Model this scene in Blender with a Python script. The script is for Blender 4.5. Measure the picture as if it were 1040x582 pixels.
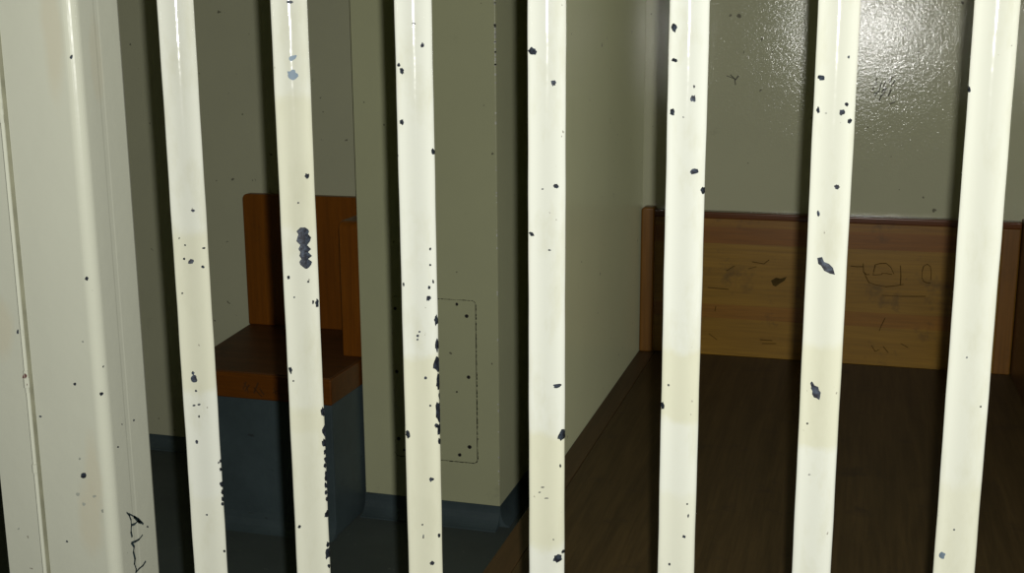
import bpy, math, random
from mathutils import Vector, Matrix
random.seed(7)
S = bpy.context.scene
C = S.collection
for o in list(bpy.data.objects): bpy.data.objects.remove(o)

# ------------------------------------------------------------------ camera
F_PX, CX, CY, H = 1200.0, 520.0, 291.0, 1.57
VD = Vector((875 - CX, 35 - CY, F_PX)).normalized()              # world +Y seen by the lens
vy = -(F_PX * F_PX + (875 - CX) * (555 - CX)) / (35 - CY)
VN = Vector((555 - CX, vy, F_PX)); VN = (VN - VD * VN.dot(VD)).normalized()   # world -Z
VX = VN.cross(VD)                                                  # world +X
RM = Matrix((VX, VD, -VN))                                         # lens axes -> world axes
CAM = Vector((0, 0, H))
cam_d = bpy.data.cameras.new('camera'); cam = bpy.data.objects.new('camera', cam_d); C.objects.link(cam)
cam_d.sensor_width = 36; cam_d.lens = F_PX / 1040 * 36; cam_d.clip_start = .02
right, up, back = RM @ Vector((1, 0, 0)), RM @ Vector((0, -1, 0)), RM @ Vector((0, 0, -1))
M4 = Matrix((right, up, back)).transposed().to_4x4(); M4.translation = CAM
cam.matrix_world = M4
S.camera = cam

# ------------------------------------------------------------------ light: the camera's flash, a faint even world ambient
fl = bpy.data.lights.new('flash', 'SPOT'); fl.energy = 132; fl.shadow_soft_size = .0050; fl.color = (1.0, .985, .95); fl.spot_size = math.radians(100); fl.spot_blend = .6
flo = bpy.data.objects.new('flash', fl); C.objects.link(flo)
flo.rotation_euler = M4.to_euler()
flo.location = CAM + right * .0165 + up * .052
w = bpy.data.worlds.new('world'); S.world = w; w.use_nodes = True
w.node_tree.nodes['Background'].inputs[0].default_value = (.9, .95, 1, 1)
w.node_tree.nodes['Background'].inputs[1].default_value = .01
S.view_settings.view_transform = 'Standard'; S.view_settings.look = 'None'
S.view_settings.exposure = 0; S.view_settings.gamma = 1; S.view_settings.use_curve_mapping = False

def ray(x, y): return RM @ Vector((x - CX, y - CY, F_PX))
def on_y(x, y, Y): r = ray(x, y); return CAM + r * (Y / r.y)
def on_x(x, y, X): r = ray(x, y); return CAM + r * (X / r.x)
def on_z(x, y, z): r = ray(x, y); return CAM + r * ((z - H) / r.z)

# ------------------------------------------------------------------ mesh helpers
class MB:
    def __init__(s): s.v = []; s.f = []; s.m = []
    def poly(s, vs, fs, mi=0):
        n = len(s.v); s.v += [tuple(v) for v in vs]
        for f in fs: s.f.append([n + i for i in f]); s.m.append(mi)
    def box(s, x0, x1, y0, y1, z0, z1, mi=0):
        v = [(x, y, z) for z in (z0, z1) for y in (y0, y1) for x in (x0, x1)]
        s.poly(v, [(0, 2, 3, 1), (4, 5, 7, 6), (0, 1, 5, 4), (2, 6, 7, 3), (0, 4, 6, 2), (1, 3, 7, 5)], mi)
    def prism(s, prof, axis, a, b, mi=0, segs=1):
        """closed profile (2D, other two axes in order) extruded along axis from a to b"""
        n = len(prof); vs = []
        for k in range(segs + 1):
            t = a + (b - a) * k / segs
            for p in prof:
                q = list(p); q.insert(axis, t); vs.append(q)
        fs = []
        for k in range(segs):
            for i in range(n):
                j = (i + 1) % n; fs.append((k * n + i, k * n + j, (k + 1) * n + j, (k + 1) * n + i))
        fs.append(tuple(range(n))[::-1]); fs.append(tuple(segs * n + i for i in range(n)))
        s.poly(vs, fs, mi)
    def build(s, name, mats, parent=None, smooth=False, bevel=0, seg=3):
        me = bpy.data.meshes.new(name); me.from_pydata(s.v, [], s.f)
        for m in (mats if isinstance(mats, (list, tuple)) else [mats]): me.materials.append(m)
        for p, mi in zip(me.polygons, s.m): p.material_index = mi; p.use_smooth = smooth
        import bmesh
        bm = bmesh.new(); bm.from_mesh(me); bmesh.ops.recalc_face_normals(bm, faces=bm.faces); bm.to_mesh(me); bm.free()
        o = bpy.data.objects.new(name, me); C.objects.link(o)
        if parent: o.parent = parent; o.matrix_parent_inverse = Matrix.Translation(-Vector(parent.location))
        if bevel:
            b = o.modifiers.new('bevel', 'BEVEL'); b.width = bevel; b.segments = seg; b.limit_method = 'ANGLE'; b.angle_limit = math.radians(40)
            for p in me.polygons: p.use_smooth = True
            wn = o.modifiers.new('wn', 'WEIGHTED_NORMAL'); wn.keep_sharp = True
        return o
def tag(o, label=None, cat=None, group=None, kind=None):
    if label: o['label'] = label
    if cat: o['category'] = cat
    if group: o['group'] = group
    if kind: o['kind'] = kind
    return o
def empty(name, loc, label, cat, group=None):
    o = bpy.data.objects.new(name, None); C.objects.link(o); o.location = loc; o.empty_display_size = .1
    return tag(o, label, cat, group)

# ------------------------------------------------------------------ materials
class NT:
    def __init__(s, name, rough=.5, spec=.5, drough=0):
        s.mat = bpy.data.materials.new(name); s.mat.use_nodes = True; s.t = s.mat.node_tree; s.n = s.t.nodes
        s.b = s.n['Principled BSDF']; s.b.inputs['Roughness'].default_value = rough
        s.b.inputs['Specular IOR Level'].default_value = spec
        s.b.inputs['Diffuse Roughness'].default_value = drough
        s.co = s.n.new('ShaderNodeTexCoord').outputs['Object']
    def link(s, a, b): s.t.links.new(a, b)
    def mapping(s, scale=(1, 1, 1), rot=(0, 0, 0), loc=(0, 0, 0), src=None):
        m = s.n.new('ShaderNodeMapping'); m.inputs['Scale'].default_value = scale; m.inputs['Rotation'].default_value = rot
        m.inputs['Location'].default_value = loc; s.link(src or s.co, m.inputs[0]); return m.outputs[0]
    def noise(s, scale, detail=3, rough=.5, src=None, dist=0):
        n = s.n.new('ShaderNodeTexNoise'); n.inputs['Scale'].default_value = scale; n.inputs['Detail'].default_value = detail
        n.inputs['Roughness'].default_value = rough; n.inputs['Distortion'].default_value = dist
        s.link(src or s.co, n.inputs['Vector']); return n.outputs[0]
    def ramp(s, fac, stops, interp='LINEAR'):
        r = s.n.new('ShaderNodeValToRGB'); r.color_ramp.interpolation = interp; e = r.color_ramp.elements
        while len(e) < len(stops): e.new(.5)
        for k, (p, c) in enumerate(stops):
            e[k].position = p; e[k].color = (c[0], c[1], c[2], 1) if isinstance(c, (tuple, list)) else (c, c, c, 1)
        s.link(fac, r.inputs[0]); return r.outputs[0]
    def mix(s, fac, a, b, mode='MIX'):
        m = s.n.new('ShaderNodeMix'); m.data_type = 'RGBA'; m.blend_type = mode
        for i, v in ((0, fac), (6, a), (7, b)):
            if isinstance(v, (int, float)): m.inputs[i].default_value = v
            elif isinstance(v, (tuple, list)): m.inputs[i].default_value = (v[0], v[1], v[2], 1)
            else: s.link(v, m.inputs[i])
        return m.outputs[2]
    def math(s, op, a, b=None, c=None):
        m = s.n.new('ShaderNodeMath'); m.operation = op
        for i, v in enumerate((a, b, c)):
            if v is None: continue
            if isinstance(v, (int, float)): m.inputs[i].default_value = v
            else: s.link(v, m.inputs[i])
        return m.outputs[0]
    def sep(s, src=None):
        x = s.n.new('ShaderNodeSeparateXYZ'); s.link(src or s.co, x.inputs[0]); return x.outputs
    def blob(s, c, r, edge=.25, wob=.5, nscale=18):
        """soft-edged stain: ellipsoid at c with radii r, ragged by noise"""
        v = s.mapping(scale=[1 / k for k in r], loc=[-a / k for a, k in zip(c, r)])
        l = s.n.new('ShaderNodeVectorMath'); l.operation = 'LENGTH'; s.link(v, l.inputs[0])
        n = s.noise(nscale, 3)
        d = s.math('ADD', l.outputs['Value'], s.math('MULTIPLY', s.math('SUBTRACT', n, .5), wob))
        return s.ramp(d, [(1 - edge if edge < 1 else 0, 1), (1, 0)])
    def color(s, c):
        if isinstance(c, (tuple, list)): s.b.inputs['Base Color'].default_value = (*c, 1)
        else: s.link(c, s.b.inputs['Base Color'])
    def bump(s, h, strength, dist):
        b = s.n.new('ShaderNodeBump'); b.inputs['Strength'].default_value = strength; b.inputs['Distance'].default_value = dist
        s.link(h, b.inputs['Height']); s.link(b.outputs[0], s.b.inputs['Normal'])

def wall_mat(name, base=(.57, .585, .37), bmp=.2):
    n = NT(name, .30, .32, .6)
    big = n.noise(1.3, 4, .6); fine = n.noise(60, 3)
    c = n.mix(n.ramp(big, [(.3, 0), (.75, 1)]), tuple(k * .95 for k in base), tuple(k * 1.06 for k in base))
    c = n.mix(n.ramp(n.noise(9, 5, .7), [(.66, 0), (.74, .35)]), c, tuple(k * .72 for k in base))       # faint grime
    c = n.mix(n.ramp(n.noise(34, 2, .5), [(.745, 0), (.765, .7)]), c, (.07, .06, .045))                    # tiny dark nicks
    n.color(c)
    h = n.math('ADD', n.math('MULTIPLY', n.noise(150, 3, .6), 1.0), n.math('MULTIPLY', n.noise(14, 2), 1.2))
    n.bump(h, bmp, .0016)
    return n
W = wall_mat('wall_paint')
M_wall = W.mat
Wb = wall_mat('back_wall_gloss_paint', (.57, .575, .405), .30)
Wb.b.inputs['Specular IOR Level'].default_value = .30
Wb.b.inputs['Roughness'].default_value = .10
M_back = Wb.mat

def blue_mat(name, col, rough=.45):
    n = NT(name, rough, .35, .3)
    c = n.mix(n.ramp(n.noise(5, 5, .65), [(.35, 0), (.7, 1)]), tuple(k * .78 for k in col), tuple(k * 1.12 for k in col))
    st = n.noise(10, 4, .7, src=n.mapping(scale=(1, 1, 3.5)))
    c = n.mix(n.ramp(st, [(.66, 0), (.70, .75)]), c, (.035, .04, .04))
    n.color(c); n.bump(n.noise(55, 3), .3, .001); return n.mat
M_blue = blue_mat('blue_grey_floor_paint', (.072, .102, .108))
def floor_mat():
    n = NT('dark_floor_paint', .55, .25, .2)
    c = n.mix(n.ramp(n.noise(2.2, 6, .65), [(.3, 0), (.75, 1)]), (.060, .074, .066), (.085, .105, .096))
    c = n.mix(n.ramp(n.noise(30, 3, .6), [(.68, 0), (.74, .6)]), c, (.2, .21, .18))
    n.color(c); n.bump(n.noise(40, 4), .3, .0015); return n.mat
M_floor = floor_mat()

def wood(name, c1, c2, axis=0, bands=None, rough=.38, grime=.5, spec=.4, gcol=(.05, .03, .012)):
    n = NT(name, rough, spec, 0)
    sc = [26, 26, 26]; sc[axis] = 1.6
    g = n.noise(1, 6, .62, src=n.mapping(scale=sc), dist=.4)
    sc2 = [110, 110, 110]; sc2[axis] = 5
    g2 = n.noise(1, 3, .6, src=n.mapping(scale=sc2))
    c = n.mix(n.ramp(g, [(.3, 0), (.7, 1)]), c1, c2)
    c = n.mix(n.ramp(g2, [(.35, .35), (.6, 0)]), c, tuple(k * .55 for k in c1))
    if bands:                                                  # planks of different timber: (from, colour multiplier)
        z = n.sep()[2]
        m = n.ramp(z, bands, 'CONSTANT'); c = n.mix(1.0, c, m, 'MULTIPLY')
    c = n.mix(n.ramp(n.noise(9, 6, .7), [(.56, 0), (.70, grime)]), c, gcol)
    n.color(c); n.bump(g2, .25, .0006); return n

M_seat = wood('orange_varnished_wood', (.20, .062, .004), (.265, .085, .005), 2, grime=.25).mat
M_seat_front = wood('orange_wood_edge', (.15, .046, .004), (.195, .062, .005), 0, grime=.3).mat
M_seat_top = wood('worn_seat_top', (.10, .040, .012), (.15, .060, .018), 0, grime=.75, rough=.5, spec=.25).mat
M_bed = wood('dark_worn_bed_wood', (.062, .041, .016), (.105, .068, .026), 1, grime=.8, rough=.5, spec=.2, gcol=(.05, .034, .018)).mat
M_bed_edge = wood('brown_bed_edge_wood', (.070, .042, .017), (.108, .062, .023), 1, grime=.4, rough=.45, spec=.3).mat
M_back_wood = wood('tan_backboard_wood', (.25, .135, .015), (.34, .190, .022), 0,
                   bands=[(0, (1.12, 1.10, 1.0)), (.655, (.98, .80, .70)), (.70, (1.02, 1.0, .9)), (.905, (.86, .62, .52)), (.96, (.95, .82, .7))],
                   grime=.55, rough=.35, gcol=(.06, .038, .013)).mat
M_rail = wood('red_brown_rail_wood', (.11, .034, .007), (.155, .05, .011), 0, grime=.3, rough=.22, spec=.6).mat
M_stile = wood('orange_brown_stile_wood', (.20, .088, .014), (.26, .115, .018), 2, grime=.3, rough=.35).mat
M_sideboard = wood('dark_sideboard_wood', (.10, .045, .011), (.14, .06, .015), 1, grime=.5).mat
def plain(name, c, rough=.5, spec=.4):
    n = NT(name, rough, spec); n.color(n.mix(n.ramp(n.noise(40, 3), [(.3, 0), (.7, 1)]), tuple(k * .8 for k in c), tuple(k * 1.2 for k in c))); return n.mat
M_dark = plain('dark_seam', (.012, .011, .008), .8, .1)
M_groove = plain('scratched_wood', (.095, .050, .010), .8, .1)
M_ink = plain('black_marker_ink', (.012, .02, .022), .6, .2)
def chip_mat():
    n = NT('bare_metal_under_chipped_paint', .6, .2)
    c = n.mix(n.ramp(n.noise(260, 3, .6), [(.42, 0), (.66, 1)]), (.006, .007, .010), (.026, .034, .046))
    n.color(c); n.bump(n.noise(300, 2), .5, .0005); return n.mat
M_chip = chip_mat()
M_graze = plain('grey_bruised_paint', (.17, .18, .15), .5)
M_seam_shade = plain('painted_seam_shade', (.13, .13, .085), .6)  # dark tone standing in for the shade inside the post's groove
M_blue_chip = plain('blue_grey_primer', (.085, .115, .14), .6, .2)
M_rust = plain('red_brown_rust', (.06, .02, .018), .6)
M_screw = plain('dark_screw_head', (.02, .018, .016), .6)

WHITE, CREAM = (.335, .345, .302), (.306, .306, .226)
def bar_mat(name, zones):
    """zones: z thresholds (from the floor up) with the paint's tone above each"""
    n = NT(name, .11, .2, 1.0)
    z = n.sep()[2]
    zz = n.math('ADD', z, n.math('MULTIPLY', n.math('SUBTRACT', n.noise(45, 3), .5), .018))
    lo, hi = .7, 1.7
    zn = n.math('DIVIDE', n.math('SUBTRACT', zz, lo), hi - lo)
    st = []
    for i, (z0, t) in enumerate(zones):
        col = tuple(a + (b - a) * t for a, b in zip(WHITE, CREAM)); p = (z0 - lo) / (hi - lo)
        if i == 0: st.append((0, col))
        else: st.append((max(0, p - .004), prev)); st.append((min(1, p + .004), col))
        prev = col
    c = n.ramp(zn, st)
    mot = n.noise(30, 5, .65, src=n.mapping(scale=(1, 1, .4)))
    c = n.mix(n.ramp(mot, [(.5, 0), (.72, .5)]), c, tuple(k * .9 for k in CREAM))
    c = n.mix(n.ramp(n.noise(120, 2), [(.765, 0), (.785, .8)]), c, (.12, .11, .09))
    n.color(c)
    h = n.math('ADD', n.math('MULTIPLY', n.noise(60, 2), 1), n.math('MULTIPLY', n.noise(16, 2, src=n.mapping(scale=(1, 1, .5))), 2.2))
    n.bump(h, .35, .0009)
    return n.mat

# ------------------------------------------------------------------ the room
BACK, FRONT_P = 3.87, 3.47
XL, XR, TOP = -3.30, .53, 2.6
def struct(name, mb, m, label, bevel=0, cat='wall'):
    return tag(mb.build(name, m, bevel=bevel), label, cat, kind='structure')
b = MB(); b.box(XL - .15, 2.0, -1.8, BACK + .15, -.1, 0); struct('floor', b, M_floor, 'dark grey-green painted floor of the cell', cat='floor')
b = MB(); b.box(XL - .15, 2.0, -1.8, BACK + .15, TOP, TOP + .1); struct('ceiling', b, M_wall, 'painted ceiling over the cell and corridor', cat='ceiling')
b = MB(); b.box(-3.45, XR + .2, BACK, BACK + .15, 0, TOP); struct('wall_back', b, M_back, 'glossy grey-green back wall behind both wooden backrests')
b = MB(); b.box(XL - .15, XL, -1.8, BACK, 0, TOP); struct('wall_left', b, M_wall, 'painted left wall of the cell')
b = MB(); b.box(XR, 2.0, 1.02, BACK, 0, TOP); struct('wall_right', b, M_wall, 'painted right wall beside the wooden bed')
b = MB(); b.box(XL, 2.0, -1.8, -1.7, 0, TOP); struct('wall_corridor', b, M_wall, 'corridor wall facing the bars')
# pilaster between the seat and the bed, and the thin wall at the bed's side
b = MB(); b.box(-1.527, -1.055, FRONT_P, BACK, 0, TOP); struct('wall_pillar', b, M_wall, 'grey-green pillar carrying the screwed plate, between seat and bed', bevel=.004)
b = MB(); b.box(-.710, -.67, 2.60, BACK, 0, TOP); struct('wall_partition', b, M_wall, 'thin painted wall along the left side of the bed', bevel=.006)
# blue-grey painted cove skirting: concave profile
def cove(name, x0, x1, yw, label, h=.07, r=.05):
    prof = [(yw, 0), (yw, h)] + [(yw - .003, h)] + [(yw - .003 - r * (1 - math.sin(a)), .004 + (h * .75) * (1 - math.cos(a))) for a in [math.pi / 2 * (1 - k / 7) for k in range(8)]] + [(yw - .003 - r, 0)]
    b = MB(); b.prism(prof, 0, x0, x1); return struct(name, b, M_blue, label, cat='skirting')
def cove_x(name, y0, y1, xw, label, h=.07, r=.05, s=1):
    prof = [(xw, 0), (xw, h), (xw + s * .003, h)] + [(xw + s * (.003 + r * (1 - math.sin(a))), .004 + (h * .75) * (1 - math.cos(a))) for a in [math.pi / 2 * (1 - k / 7) for k in range(8)]] + [(xw + s * (.003 + r), 0)]
    b = MB(); b.prism(prof, 1, y0, y1); return struct(name, b, M_blue, label, cat='skirting')
cove('baseboard_back', XL, -2.10, BACK, 'blue-grey painted skirting along the back wall left of the seat', h=.045)
cove('baseboard_pillar', -1.527, -1.055, FRONT_P, 'blue-grey painted skirting at the foot of the pillar')
cove_x('baseboard_pillar_side', FRONT_P - .003, BACK, -1.055, 'blue-grey painted skirting on the side of the pillar', r=.03)
cove('baseboard_recess', -1.02, -.712, BACK, 'blue-grey painted skirting at the back of the narrow recess')
# a crack line of old paint down the pillar's front and scuffed paint on its corner
b = MB()
for k in range(46):
    z = random.choice([random.uniform(.1, 1.0), random.uniform(.9, 1.68), random.uniform(1.45, 1.68)]); s = random.uniform(.0012, .004)
    b.box(-1.0585 - random.uniform(0, .002), -1.0543, FRONT_P - .0012, FRONT_P + .002, z, z + s * random.uniform(1, 3))
struct('trim_1', b, plain('bare_plaster', (.75, .75, .66), .5), 'pale scuffs in the paint on the corner of the pillar', cat='scuff')

# ------------------------------------------------------------------ access plate on the pillar
pl = empty('access_plate', (-1.27, FRONT_P, .48), 'painted rectangular metal plate screwed to the lower front of the pillar', 'plate')
x0, x1, z0, z1 = -1.413, -1.130, .212, .752
def rrect(x0, x1, z0, z1, r, n=5):
    pts = []
    for cx, cz, a0 in ((x1 - r, z1 - r, 0), (x0 + r, z1 - r, 90), (x0 + r, z0 + r, 180), (x1 - r, z0 + r, 270)):
        for k in range(n + 1):
            a = math.radians(a0 + 90 * k / n); pts.append((cx + r * math.cos(a), cz + r * math.sin(a)))
    return pts
b = MB(); b.prism([(x, z) for x, z in rrect(x0, x1, z0, z1, .012)], 1, FRONT_P - .0045, FRONT_P); b.build('plate', M_wall, pl, bevel=.0008)
b = MB()                                                           # the ragged dark gap round the plate
def seam(b, pts, wd, y, wob=.3):
    for (xa, za), (xb, zb) in zip(pts, pts[1:]):
        n = max(1, int(math.hypot(xb - xa, zb - za) / .006)); dx, dz = xb - xa, zb - za; L = math.hypot(dx, dz); nx, nz = -dz / L, dx / L
        for k in range(n):
            s = wd * random.uniform(1 - wob, 1 + wob)
            p = [(xa + dx * t / n, za + dz * t / n) for t in (k, k + 1.15)]
            b.poly([(p[0][0] + nx * s, y, p[0][1] + nz * s), (p[1][0] + nx * s, y, p[1][1] + nz * s), (p[1][0] - nx * s, y, p[1][1] - nz * s), (p[0][0] - nx * s, y, p[0][1] - nz * s)], [(0, 1, 2, 3)])
out = rrect(x0 - .001, x1 + .001, z0 - .001, z1 + .001, .013)
seam(b, out[:1] + out[1:12], .0007, FRONT_P - .0008, .9)
seam(b, out[11:13], .0005, FRONT_P - .0008, .9); seam(b, out[12:20], .0022, FRONT_P - .0008, .6); seam(b, out[17:] + out[:1], .0016, FRONT_P - .0008, .9)
b.build('gap', M_dark, pl)
for px, py, r in [(474, 321, .0062), (464, 309, .005), (397, 313, .0055), (399, 377, .0060), (400, 445, .0065), (411, 457, .005), (476, 383, .006), (464, 398, .003), (477, 454, .0068), (467, 462, .0062), (438, 300, .004)]:
    p = on_y(px, py, FRONT_P - .0045)
    if not (x0 < p.x < x1 and z0 < p.z < z1): p.x = min(max(p.x, x0 + .012), x1 - .012); p.z = min(max(p.z, z0 + .012), z1 - .012)
    b = MB(); n = 12
    prof = [(p.x + r * math.cos(6.283 * k / n) * random.uniform(.85, 1.1), p.z + r * math.sin(6.283 * k / n) * random.uniform(.85, 1.1)) for k in range(n)]
    b.prism(prof, 1, FRONT_P - .0056, FRONT_P - .004); b.build('screw', M_screw, pl)

# ------------------------------------------------------------------ the wooden corner seat
st = empty('corner_seat', (-1.83, 3.55, 0), 'orange-brown wooden seat with high back on a blue-grey painted block', 'seat')
SX0, SX1, SY0, SZ = -2.06, -1.532, 3.24, .53
b = MB(); b.prism([(SX0 + .012, SY0 + .008), (SX1 - .004, SY0 + .008), (SX1 - .004, BACK - .003), (SX0 + .012, BACK - .003)], 2, 0, SZ - .088); b.build('base', M_blue, st, bevel=.005)
b = MB(); b.prism([(SY0 - .035, 0), (SY0 - .022, .004), (SY0 - .006, .014), (SY0 + .004, .034), (SY0 + .0075, .055), (SY0 + .0075, 0)], 0, SX0 + .012, SX1 - .002)
b.build('skirting', M_blue, st)
b = MB(); b.prism([(SX0, SY0), (SX1, SY0), (SX1, BACK - .003), (-2.14, BACK - .003)], 2, SZ - .088, SZ - .004); b.build('seat', M_seat_front, st, bevel=.005)
b = MB(); b.prism([(SX0 + .004, SY0 + .006), (SX1 - .006, SY0 + .006), (SX1 - .006, BACK - .01), (-2.135, BACK - .01)], 2, SZ - .01, SZ); b.build('seat_top', M_seat_top, st, bevel=.003)
def corner_board(xa, xb, za, zb, r, left=True, right=False, n=6):
    pts = [(xa, za), (xb, za)]
    pts += [(xb - r + r * math.cos(math.radians(90 * k / n)), zb - r + r * math.sin(math.radians(90 * k / n))) for k in range(n + 1)] if right else [(xb, zb)]
    pts += [(xa + r - r * math.sin(math.radians(90 * k / n)), zb - r + r * math.cos(math.radians(90 * k / n))) for k in range(n + 1)] if left else [(xa, zb)]
    return pts
b = MB(); b.prism(corner_board(-2.135, -1.610, SZ, 1.017, .02), 1, 3.832, BACK - .003); b.build('backrest', M_seat, st, bevel=.003)
b = MB(); b.prism([(3.832, SZ), (3.832, .985)] + [(3.50 + .03 - .03 * math.sin(math.radians(15 * k)), .955 + .03 * math.cos(math.radians(15 * k))) for k in range(7)] + [(3.50, SZ)], 0, -1.607, -1.533)
b.build('side_panel', M_seat, st, bevel=.006)
# dark scribbles on the seat's front edge
def ribbon(b, pts, wd, place):
    """thin stroke through points (image positions of the real mark), laid on the surface by place()"""
    P = [place(*p) for p in pts]
    for a, c in zip(P, P[1:]):
        d = (c - a); L = d.length
        if L < 1e-6: continue
        nrm = place.n; s = d.normalized().cross(nrm) * wd * random.uniform(.7, 1.25)
        e = d.normalized() * wd * .6
        b.poly([a - e + s, c + e + s, c + e - s, a - e - s], [(0, 1, 2, 3)])
def placer_y(Y):
    f = lambda x, y: on_y(x, y, Y); 
    class P:
        n = Vector((0, -1, 0))
        def __call__(s, x, y): return on_y(x, y, Y)
    return P()
class placer_x:
    n = Vector((1, 0, 0))
    def __init__(s, X): s.X = X
    def __call__(s, x, y): return on_x(x, y, s.X)
M_pencil = plain('dark_pencil_on_wood', (.09, .04, .015), .7, .1); P = placer_y(SY0 - .0006)
for s in [[(248, 389), (251, 394), (252, 399)], [(250, 388), (247, 395)], [(253, 391), (249, 397)], [(258, 394), (263, 400), (266, 403)], [(262, 389), (258, 399)], [(264, 395), (268, 401)], [(278, 394), (280, 400)], [(277, 399), (282, 397)]]:
    b = MB(); ribbon(b, s, .0022, P); b.build('scribble', M_pencil, st)

# ------------------------------------------------------------------ the bed bench
bd = empty('bed_bench', (-.08, 2.7, 0), 'dark worn wooden bed bench filling the alcove at the right', 'bed')
BX0, BX1, BY0, BZ = -.668, .528, 1.45, .53
b = MB(); b.box(BX0 + .01, BX1, BY0 + .02, BACK, 0, BZ - .045); b.build('base', M_blue, bd, bevel=.004)
b = MB(); b.box(BX0 + .055, BX1, BY0, BACK, BZ - .046, BZ); b.build('platform', M_bed, bd, bevel=.003)
b = MB(); b.box(BX0, BX0 + .0545, BY0, BACK, BZ - .046, BZ); b.build('edge_board', M_bed_edge, bd, bevel=.0025)
b = MB(); b.box(BX0 + .03, .498, 3.836, BACK, BZ, .992); bb = b.build('backboard', M_back_wood, bd, bevel=.002)
b = MB(); b.box(BX0 + .03, .498, 3.826, BACK, .988, 1.010); b.build('top_rail', M_rail, bd, bevel=.004)
b = MB(); b.prism(corner_board(BX0 + .002, BX0 + .046, BZ, 1.020, .014, True, False), 1, 3.815, BACK); b.build('end_stile', M_stile, bd, bevel=.007)
b = MB(); b.box(.447, .496, 3.830, 3.8365, BZ, .988); b.build('stile', M_stile, bd, bevel=.003)
b = MB(); b.box(.500, .529, 1.6, BACK, BZ, 1.016); b.build('side_board', M_sideboard, bd, bevel=.004)
# carved marks in the backboard: faint scratched letters
b = MB(); P = placer_y(3.8352)
def Z(x, y): return (855 + x / 9.45, 245 + y / 9.45)
for s in [[(85, 238), (140, 245), (205, 245)], [(205, 215), (208, 290), (230, 340), (262, 400)], [(205, 290), (235, 322), (262, 320)],
          [(320, 240), (318, 228), (360, 215), (425, 212)], [(425, 212), (470, 250), (500, 315)], [(305, 325), (380, 320)], [(385, 308), (430, 310), (480, 318)], [(380, 320), (390, 306)],
          [(320, 235), (305, 290), (300, 325)], [(262, 395), (330, 420), (420, 438), (500, 430), (590, 415)], [(562, 235), (566, 330), (562, 420)],
          [(770, 290), (785, 240), (820, 220), (850, 245), (858, 300), (855, 370)], [(770, 290), (768, 350), (785, 385)], [(785, 385), (810, 398), (850, 402)]]:
    b = MB(); ribbon(b, [Z(*p) for p in s], .0013, P); b.build('carved_mark', M_groove, bd)
for s in [[(899, 323), (895, 331)], [(895, 331), (893, 336)], [(719, 292), (740, 294)], [(896, 300), (915, 301), (940, 301)], [(720, 339), (728, 345)], [(727, 311), (726, 316)],
          [(885, 351), (889, 357), (893, 355)], [(897, 352), (902, 358)], [(915, 349), (922, 353)], [(772, 345), (784, 346)], [(774, 349), (788, 349)], [(764, 266), (776, 268), (781, 264)],
          [(738, 275), (746, 270)], [(760, 273), (768, 271)]]:
    b = MB(); ribbon(b, s, .0012, P); b.build('carved_mark', M_groove, bd)
b = MB(); P2 = placer_y(3.8350)                                     # burnt-looking smudge
c0 = [(783, 285), (788, 282), (793, 283), (799, 281), (797, 285), (792, 288), (788, 291), (785, 290)]
b.poly([P2(*p) for p in c0], [tuple(range(len(c0)))]); b.build('smudge', plain('burn_mark', (.075, .048, .013), .8, .1), bd)

b = MB(); P = placer_y(BACK - .0006)                                # scratches in the back wall's paint
for st_ in [[(742, 76), (746, 80), (747, 86)], [(738, 77), (746, 80)], [(750, 77), (747, 81)]]: ribbon(b, st_, .0016, P)
for k in range(16):
    x, y = random.gauss(898, 8), random.gauss(92, 7); a = random.uniform(-1.3, -.2); l = random.uniform(2, 7)
    ribbon(b, [(x, y), (x + l * math.cos(a), y + l * math.sin(a))], .0016, P)
tag(b.build('trim_2', plain('dark_scuffs', (.13, .13, .10), .6, .2)), 'dark scuffs scratched into the back wall above the backboard', 'scuff', kind='structure')

# ------------------------------------------------------------------ chips of missing paint
def ragged(cx, cy, w, h, rot=0, n=14, rag=.3):
    pts = []
    for k in range(n):
        a = 6.2832 * k / n; r = 1 + random.uniform(-rag, rag * .7)
        x, y = w / 2 * r * math.cos(a), h / 2 * r * math.sin(a); c, s = math.cos(rot), math.sin(rot)
        pts.append((cx + x * c - y * s, cy + x * s + y * c))
    return pts
def patch(b, pts, place, mi, ctr=None):
    cx = sum(p[0] for p in pts) / len(pts); cy = sum(p[1] for p in pts) / len(pts); n = len(pts)
    V = [place(cx, cy)]; rings = 3
    for k in range(1, rings + 1):
        t = k / rings; V += [place(cx + (x - cx) * t, cy + (y - cy) * t) for x, y in pts]
    fs = [(0, 1 + i, 1 + (i + 1) % n) for i in range(n)]
    for k in range(rings - 1):
        fs += [(1 + k * n + i, 1 + (k + 1) * n + i, 1 + (k + 1) * n + (i + 1) % n, 1 + k * n + (i + 1) % n) for i in range(n)]
    b.poly(V, fs, mi)
RAD, YB = .0173, 1.05
def on_bar(X, rr):
    def f(x, y):
        d = ray(x, y); a = d.x ** 2 + d.y ** 2; ox, oy = -X, -YB
        bq = d.x * ox + d.y * oy; disc = bq * bq - a * (ox * ox + oy * oy - rr * rr)
        t = (-bq - math.sqrt(max(disc, 0))) / a; p = CAM + d * t
        v = Vector((p.x - X, p.y - YB, 0))
        v = v.normalized() * rr; return Vector((X + v.x, YB + v.y, p.z))
    return f
BARX = [-.6465, -.5244, -.3987, -.2712, -.1439, -.0190, .1039, .2300, .3560]
def zb(y, x, X): return on_bar(X, RAD)(x, y).z
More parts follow.
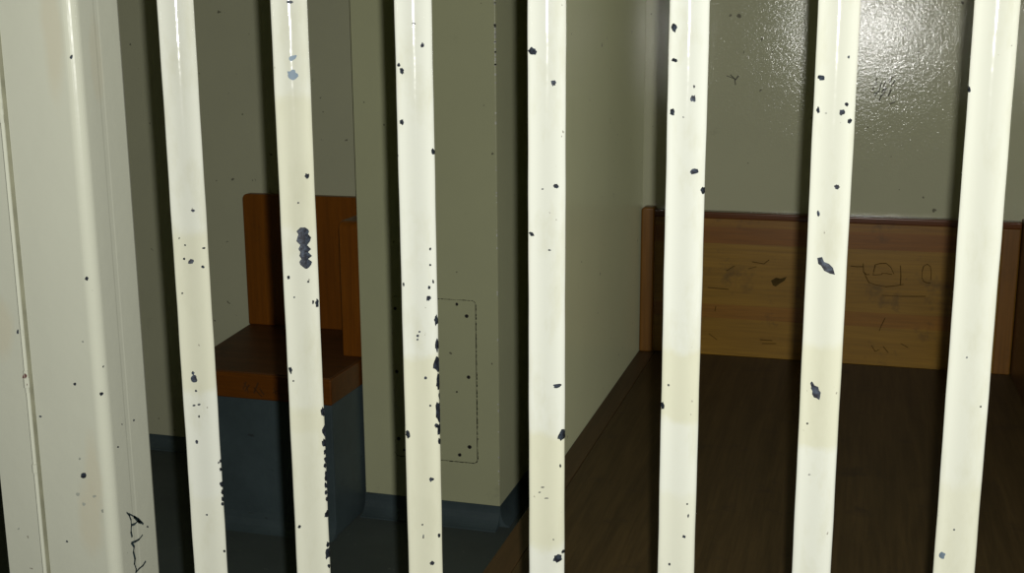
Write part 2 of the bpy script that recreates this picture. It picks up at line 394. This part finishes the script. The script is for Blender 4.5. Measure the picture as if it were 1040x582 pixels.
CH = {
 0: [(196, 214, 4, 3), (188, 249, 2, 2), (194, 266, 6, 5), (206, 271, 3.5, 3.5), (187, 263, 2.5, 3), (207, 252, 3.5, 2.5), (185, 298, 2, 2), (197, 384, 7, 9), (196, 379, 3, 4), (199, 397, 2.5, 2.5), (202, 411, 3.5, 2), (197, 412, 3, 2),
     (202, 423, 2.2, 2.5), (200, 449, 3, 4), (224, 468, 2.2, 4), (224, 477, 2.5, 4), (225, 492, 3.5, 6), (226, 500, 3, 5), (226, 507, 2.5, 5), (226, 512, 2.5, 4), (210, 523, 2, 2), (228, 560, 2.5, 3), (222, 470, 1.5, 3), (182, 242, 1.5, 2)],
 1: [(297, 59, 9, 5, -.5), (297, 76, 11, 9, .2), (312, 179, 5, 6), (293, 282, 3, 4), (313, 286, 2.5, 2.5), (322, 308, 3.5, 9), (295, 376, 3.5, 7, -.2), (298, 387, 2, 2), (303, 206, 2, 2), (299, 302, 2, 2), (295, 2, 7, 3),
     (318, 307, 2, 4), (304, 535, 3, 3.5, .5), (328, 418, 5, 9), (330, 437, 6, 12), (329, 450, 4, 8), (331, 467, 4, 6), (330, 473, 3, 5), (332, 483, 5, 11), (331, 500, 3, 5), (332, 507, 3, 5), (332, 522, 4, 9, .3), (333, 562, 5, 13, .15), (334, 575, 3, 4), (333, 553, 3, 6), (330, 459, 3, 5), (331, 493, 3, 6)],
 2: [(405, 66, 3, 4), (408, 72, 4, 7, -.3), (408, 124, 4, 6), (429, 46, 3.5, 5), (440, 154, 4, 6), (420, 24, 4, 2), (404, 158, 1.5, 3), (437, 253, 2.5, 3), (437, 269, 2.5, 2.5), (436, 292, 3, 4), (435, 303, 5, 5, .3), (424, 341, 3, 3), (426, 337, 2.5, 2), (424, 345, 2, 2.5),
     (432, 384, 3.5, 3.5), (437, 412, 2.5, 2.5), (414, 441, 4, 8, -.25), (438, 487, 5, 4.5), (439, 572, 5, 5), (443, 432, 3, 5), (440, 286, 2, 4), (410, 289, 2, 4), (446, 544, 2.5, 5), (429, 533, 2, 2), (430, 545, 1.5, 4),
     (443, 325, 4, 12), (444, 350, 4, 14), (444, 370, 8, 16, 0), (445, 388, 4, 16), (446, 418, 7, 24), (446, 436, 4, 12), (446, 448, 3, 8), (447, 402, 3, 8)],
 3: [(541, 52, 9, 8, .5), (562, 84, 5, 6.5), (565, 189, 5.5, 4.5), (540, 238, 6, 3.5, .5), (558, 254, 3.5, 1.8), (551, 192, 2.5, 1.5), (566, 392, 8.5, 4.5, -.2), (571, 442, 8, 11, .4), (551, 495, 4, 1.2), (555, 506, 5, 1.4), (548, 500, 3, 1.2), (569, 473, 2, 4), (566, 567, 9, 8, -.6), (572, 560, 3, 5, .3), (562, 548, 1.5, 1.5)],
 4: [(685, 28, 6, 9), (685, 61, 7, 4), (705, 88, 2.5, 3.5), (704, 100, 6, 7, .3), (683, 114, 5, 7), (694, 119, 2, 1.5), (705, 174, 10, 5.5, -.25), (714, 193, 4.5, 7), (679, 391, 2.5, 2.5), (673, 412, 3.5, 8), (699, 524, 1.5, 4), (695, 545, 4, 3, .4), (698, 512, 2, 2), (680, 573, 2.5, 3)],
 5: [(834, 79, 7, 5, .2), (862, 58, 2.5, 3), (860, 106, 4, 4, -.4), (855, 114, 6, 6, -.5), (863, 123, 4.5, 6, .3), (831, 112, 3.5, 6.5), (839, 115, 2.5, 1), (850, 190, 5.5, 5), (831, 217, 3, 6), (829, 398, 9, 15, -.5), (825, 391, 4, 6), (820, 430, 2.5, 2), (822, 482, 3, 1)],
 6: [(984, 91, 3.5, 7), (957, 564, 7, 7, .6), (969, 538, 2, 2), (996, 413, 2, 2), (982, 363, 2, 2)],
}
ZON = {0: [(0, .3), (392, .15), (238, .0)], }
def zones(i, spec):
    # spec: list of (image row where the tone ends when going up, tone) from the bottom
    X = BARX[i]; xs = [198, 307, 426, 555, 692, 838, 990, 990, 990]
    return [(0.7 if k == 0 else zb(y, xs[i], X), t) for k, (y, t) in enumerate(spec)]
SPEC = [[(0, .35), (505, .1), (400, .75), (238, .15)], [(0, .55), (440, .8), (418, .35), (235, .75), (98, .25)], [(0, .8), (364, .05)], [(0, .1), (557, .85), (441, .05)],
        [(0, .45), (505, .1), (430, .8), (357, 0)], [(0, .1), (458, .8), (352, .25)], [(0, .6), (495, .2)], [(0, .4), (300, .1)], [(0, .2), (400, .5)]]
gr = empty('barred_grille', (-.14, YB, 0), 'row of cream-painted round steel bars across the foreground, chipped to dark metal', 'cell bars')
for i, X in enumerate(BARX):
    b = MB(); n = 40; zs = [.04] + [.7 + k * .01 for k in range(101)] + [2.25]; vs = []
    for z in zs:
        wob = 1 + (.006 * math.sin(z * 37 + i * 2) + .004 * math.sin(z * 91 + i) if .7 < z < 1.7 else 0)
        for k in range(n):
            a = 6.28318 * k / n
            vs.append((X + RAD * wob * math.cos(a), YB + RAD * wob * math.sin(a), z))
    fs = [(r * n + k, r * n + (k + 1) % n, (r + 1) * n + (k + 1) % n, (r + 1) * n + k) for r in range(len(zs) - 1) for k in range(n)]
    fs += [tuple(range(n))[::-1], tuple((len(zs) - 1) * n + k for k in range(n))]
    b.poly(vs, fs, 0)
    for ch in CH.get(i, []):
        x, y, cw, chh = ch[:4]; rot = ch[4] if len(ch) > 4 else 0
        patch(b, ragged(x, y, cw * 1.02, chh * 1.02, rot, 8 if chh < 4 else 14), on_bar(X, RAD * 1.012 + .0002), 2 if (i == 6 and y == 564) or (i == 1 and y in (59, 76)) else 1)
    if i == 1:                                                     # the long saw-edged bare patch
        rows = [(231, 305, 310), (233, 303, 313), (235, 301, 314), (238, 303, 313), (241, 302, 316), (245, 301, 315), (249, 305, 312), (253, 303, 316), (256, 305, 313), (260, 304, 317), (263, 306, 313), (266, 304, 317), (269, 305, 316), (271.5, 308, 314), (273, 310, 312)]
        f = on_bar(X, RAD * 1.012 + .0002); nc = 5
        V = [f(xl + (xr - xl) * c / nc, y) for y, xl, xr in rows for c in range(nc + 1)]
        b.poly(V, [(r_ * (nc + 1) + c, r_ * (nc + 1) + c + 1, (r_ + 1) * (nc + 1) + c + 1, (r_ + 1) * (nc + 1) + c) for r_ in range(len(rows) - 1) for c in range(nc)], 1)
    if i == 5:
        L = [(830, 262), (835, 261), (837, 266), (842, 268), (846, 272), (848, 279), (843, 278), (837, 275), (834, 270), (831, 268)]
        patch(b, L, on_bar(X, RAD * 1.012 + .0002), 1)
    b.build('bar', [bar_mat('bar_paint', zones(i, SPEC[i])), M_chip, M_blue_chip], gr, smooth=True)
for nm, z0_, z1_ in (('bottom_rail', 0, .05), ('top_rail', 2.24, 2.30)):
    b = MB(); b.box(-.735, XR - .002, YB - .025, YB + .025, z0_, z1_); b.build(nm, bar_mat('rail_paint', [(.7, .5), (1.2, .5)]), gr, bevel=.003)

# ------------------------------------------------------------------ the steel door post on the left
po = empty('door_post', (-.80, 1.04, 0), 'broad cream-painted steel post with a rounded corner left of the bars', 'post')
def post_mat():
    n = NT('post_paint', .15, .4, 0)
    base, dirty = (.292, .300, .240), (.285, .275, .205)
    c = n.mix(n.ramp(n.noise(7, 4, .6, src=n.mapping(scale=(1, 1, .5))), [(.35, 0), (.7, .4)]), base, tuple(k * .9 for k in base))
    for px, py, ra in [(52, 20, (.014, .05, .085)), (92, 530, (.018, .05, .05)), (95, 480, (.012, .05, .05)), (2, 330, (.020, .05, .045))]:
        p = on_y(px, py, 1.01); c = n.mix(n.math('MULTIPLY', n.blob(tuple(p), ra, .45, .9, 22), .75), c, dirty)
    p = on_x(96, 60, -.738); c = n.mix(n.math('MULTIPLY', n.blob(tuple(p), (.02, .012, .05), .3, .5, 30), .5), c, dirty)
    c = n.mix(n.ramp(n.noise(110, 2), [(.77, 0), (.79, .8)]), c, (.10, .09, .07))
    n.color(c)
    h = n.math('ADD', n.noise(50, 2), n.math('MULTIPLY', n.noise(10, 2, src=n.mapping(scale=(1, 1, .4))), 2.5))
    n.bump(h, .3, .0009); return n.mat
M_post = post_mat()
YP, XC, YR = 1.010, -.736, 1.088
R = .012
prof = [(-.8235, YP + .03), (-.8235, YP + .0015), (-.8215, YP)]
prof += [(XC - R + R * math.sin(math.radians(a)), YP + R - R * math.cos(math.radians(a))) for a in range(0, 91, 9)]
prof += [(XC, YP + .034), (XC - .0002, YP + .036), (XC - .0002, YP + .041), (XC, YP + .043), (XC, YR - .003), (XC - .001, YR), (XC - .012, YR), (-.8235, YR)]
def chips_flat(b, lst, place, mi):
    for x, y, cw, chh in lst: patch(b, ragged(x, y, cw, chh, random.uniform(-.5, .5), 9), place, mi)
b = MB(); b.prism(prof, 2, 0, 2.3, segs=1)
class PF:
    def __init__(s, Y): s.Y = Y
    def __call__(s, x, y): return on_y(x, y, s.Y)
chips_flat(b, [(88, 283, 3.5, 4.5), (85, 483, 6, 5.5), (76, 390, 3, 3), (41, 423, 3, 2.5), (68, 550, 2.5, 2.5), (105, 372, 1.6, 2)], PF(YP - .0002), 1)
chips_flat(b, [(79, 502, 4.5, 4), (96, 504, 4, 3), (85, 512, 3.5, 3.5), (104, 519, 2.5, 4), (84, 347, 2, 2), (81, 466, 2.5, 2.5)], PF(YP - .0002), 2)
patch(b, ragged(72.5, 58, 3, 5, .4, 9), lambda x, y: on_y(x, y, YP + .0005), 1)
patch(b, ragged(103, 400, 4, 4, .4, 9), lambda x, y: on_y(x, y, YP + .0005), 1)
chips_flat(b, [(136, 427, 2, 2.5), (124, 431, 1.5, 1.5), (150, 535, 2, 2), (120, 454, 2, 2)], lambda x, y: on_x(x, y, XC + .0002), 1)
b.build('post', [M_post, M_chip, M_graze], po, smooth=False)
# raised closing strip to the left of the seam
xs0, xs1 = -.8725, -.8245
prof2 = [(xs0, YP + .05), (xs0, YP - .002), (xs0 + .002, YP - .004), (xs1 - .003, YP - .004), (xs1 - .001, YP - .0052), (xs1 + .0006, YP - .003), (xs1 + .001, YP + .001), (xs1, YP + .02), (xs1, YP + .05)]
b = MB(); b.prism(prof2, 2, 0, 2.3)
for y, s in ((95, 1.2), (108, .9), (121, 1.1), (338, .8), (380, 1.2), (388, 1.5), (395, 1), (474, 1.3), (478, .8)):
    p = on_y(0, y, YP - .004); r = .0022 * s; zc = on_y(20, y, YP - .004).z
    b.prism([(xs1 - .001 + r * math.cos(a), YP - .0035 + r * math.sin(a)) for a in [k * .785 for k in range(8)]], 2, zc - r * 1.6, zc + r * 1.6)
chips_flat(b, [(18, 337, 2, 6)], PF(YP - .0045), 1); chips_flat(b, [(25, 382, 4.5, 5), (27, 391, 2, 4)], PF(YP - .006), 3); chips_flat(b, [(19, 537, 2.5, 2.5)], PF(YP - .0045), 2)
b.prism([(xs1 - .0005, YP - .002), (xs1 + .0042, YP - .0012), (xs1 + .0042, YP + .01), (xs1, YP + .01)], 2, 0, 2.299, 4)  # thin strip coloured dark to paint the groove's shade
b.build('closing_strip', [M_post, M_chip, M_graze, M_rust, M_seam_shade], po)
# black handwriting on the side face of the post
b = MB(); P = placer_x(XC + .0003)
def Q(x, y): return (110 + x / 5.71, 480 + y / 5.71)
for s in [[(108, 232), (122, 250), (132, 275), (134, 310), (132, 345), (138, 372)], [(118, 238), (150, 255), (175, 270), (202, 298)], [(136, 304), (155, 298), (172, 280), (190, 292)], [(150, 258), (180, 290)],
          [(198, 363), (178, 388), (160, 398), (135, 408)], [(135, 408), (150, 430), (146, 460), (155, 500), (152, 530), (162, 560), (158, 590)], [(216, 516), (200, 540), (180, 556), (160, 578)], [(158, 590), (166, 630)]]:
    ribbon(b, [Q(*p) for p in s], .0012, P)
b.build('handwriting', M_ink, po)

# ------------------------------------------------------------------ a fallen flake of paint
p = on_z(381, 523, .0)
b = MB(); b.prism([(p.x + .008 * math.cos(a) * random.uniform(.7, 1.2), p.y - .004 + .005 * math.sin(a) * random.uniform(.7, 1.2)) for a in [k * .9 for k in range(7)]], 2, 0, .003)
tag(b.build('paint_flake', plain('pale_paint_flake', (.5, .5, .42), .5)), 'small pale flake of paint on the dark floor before the pillar', 'flake')
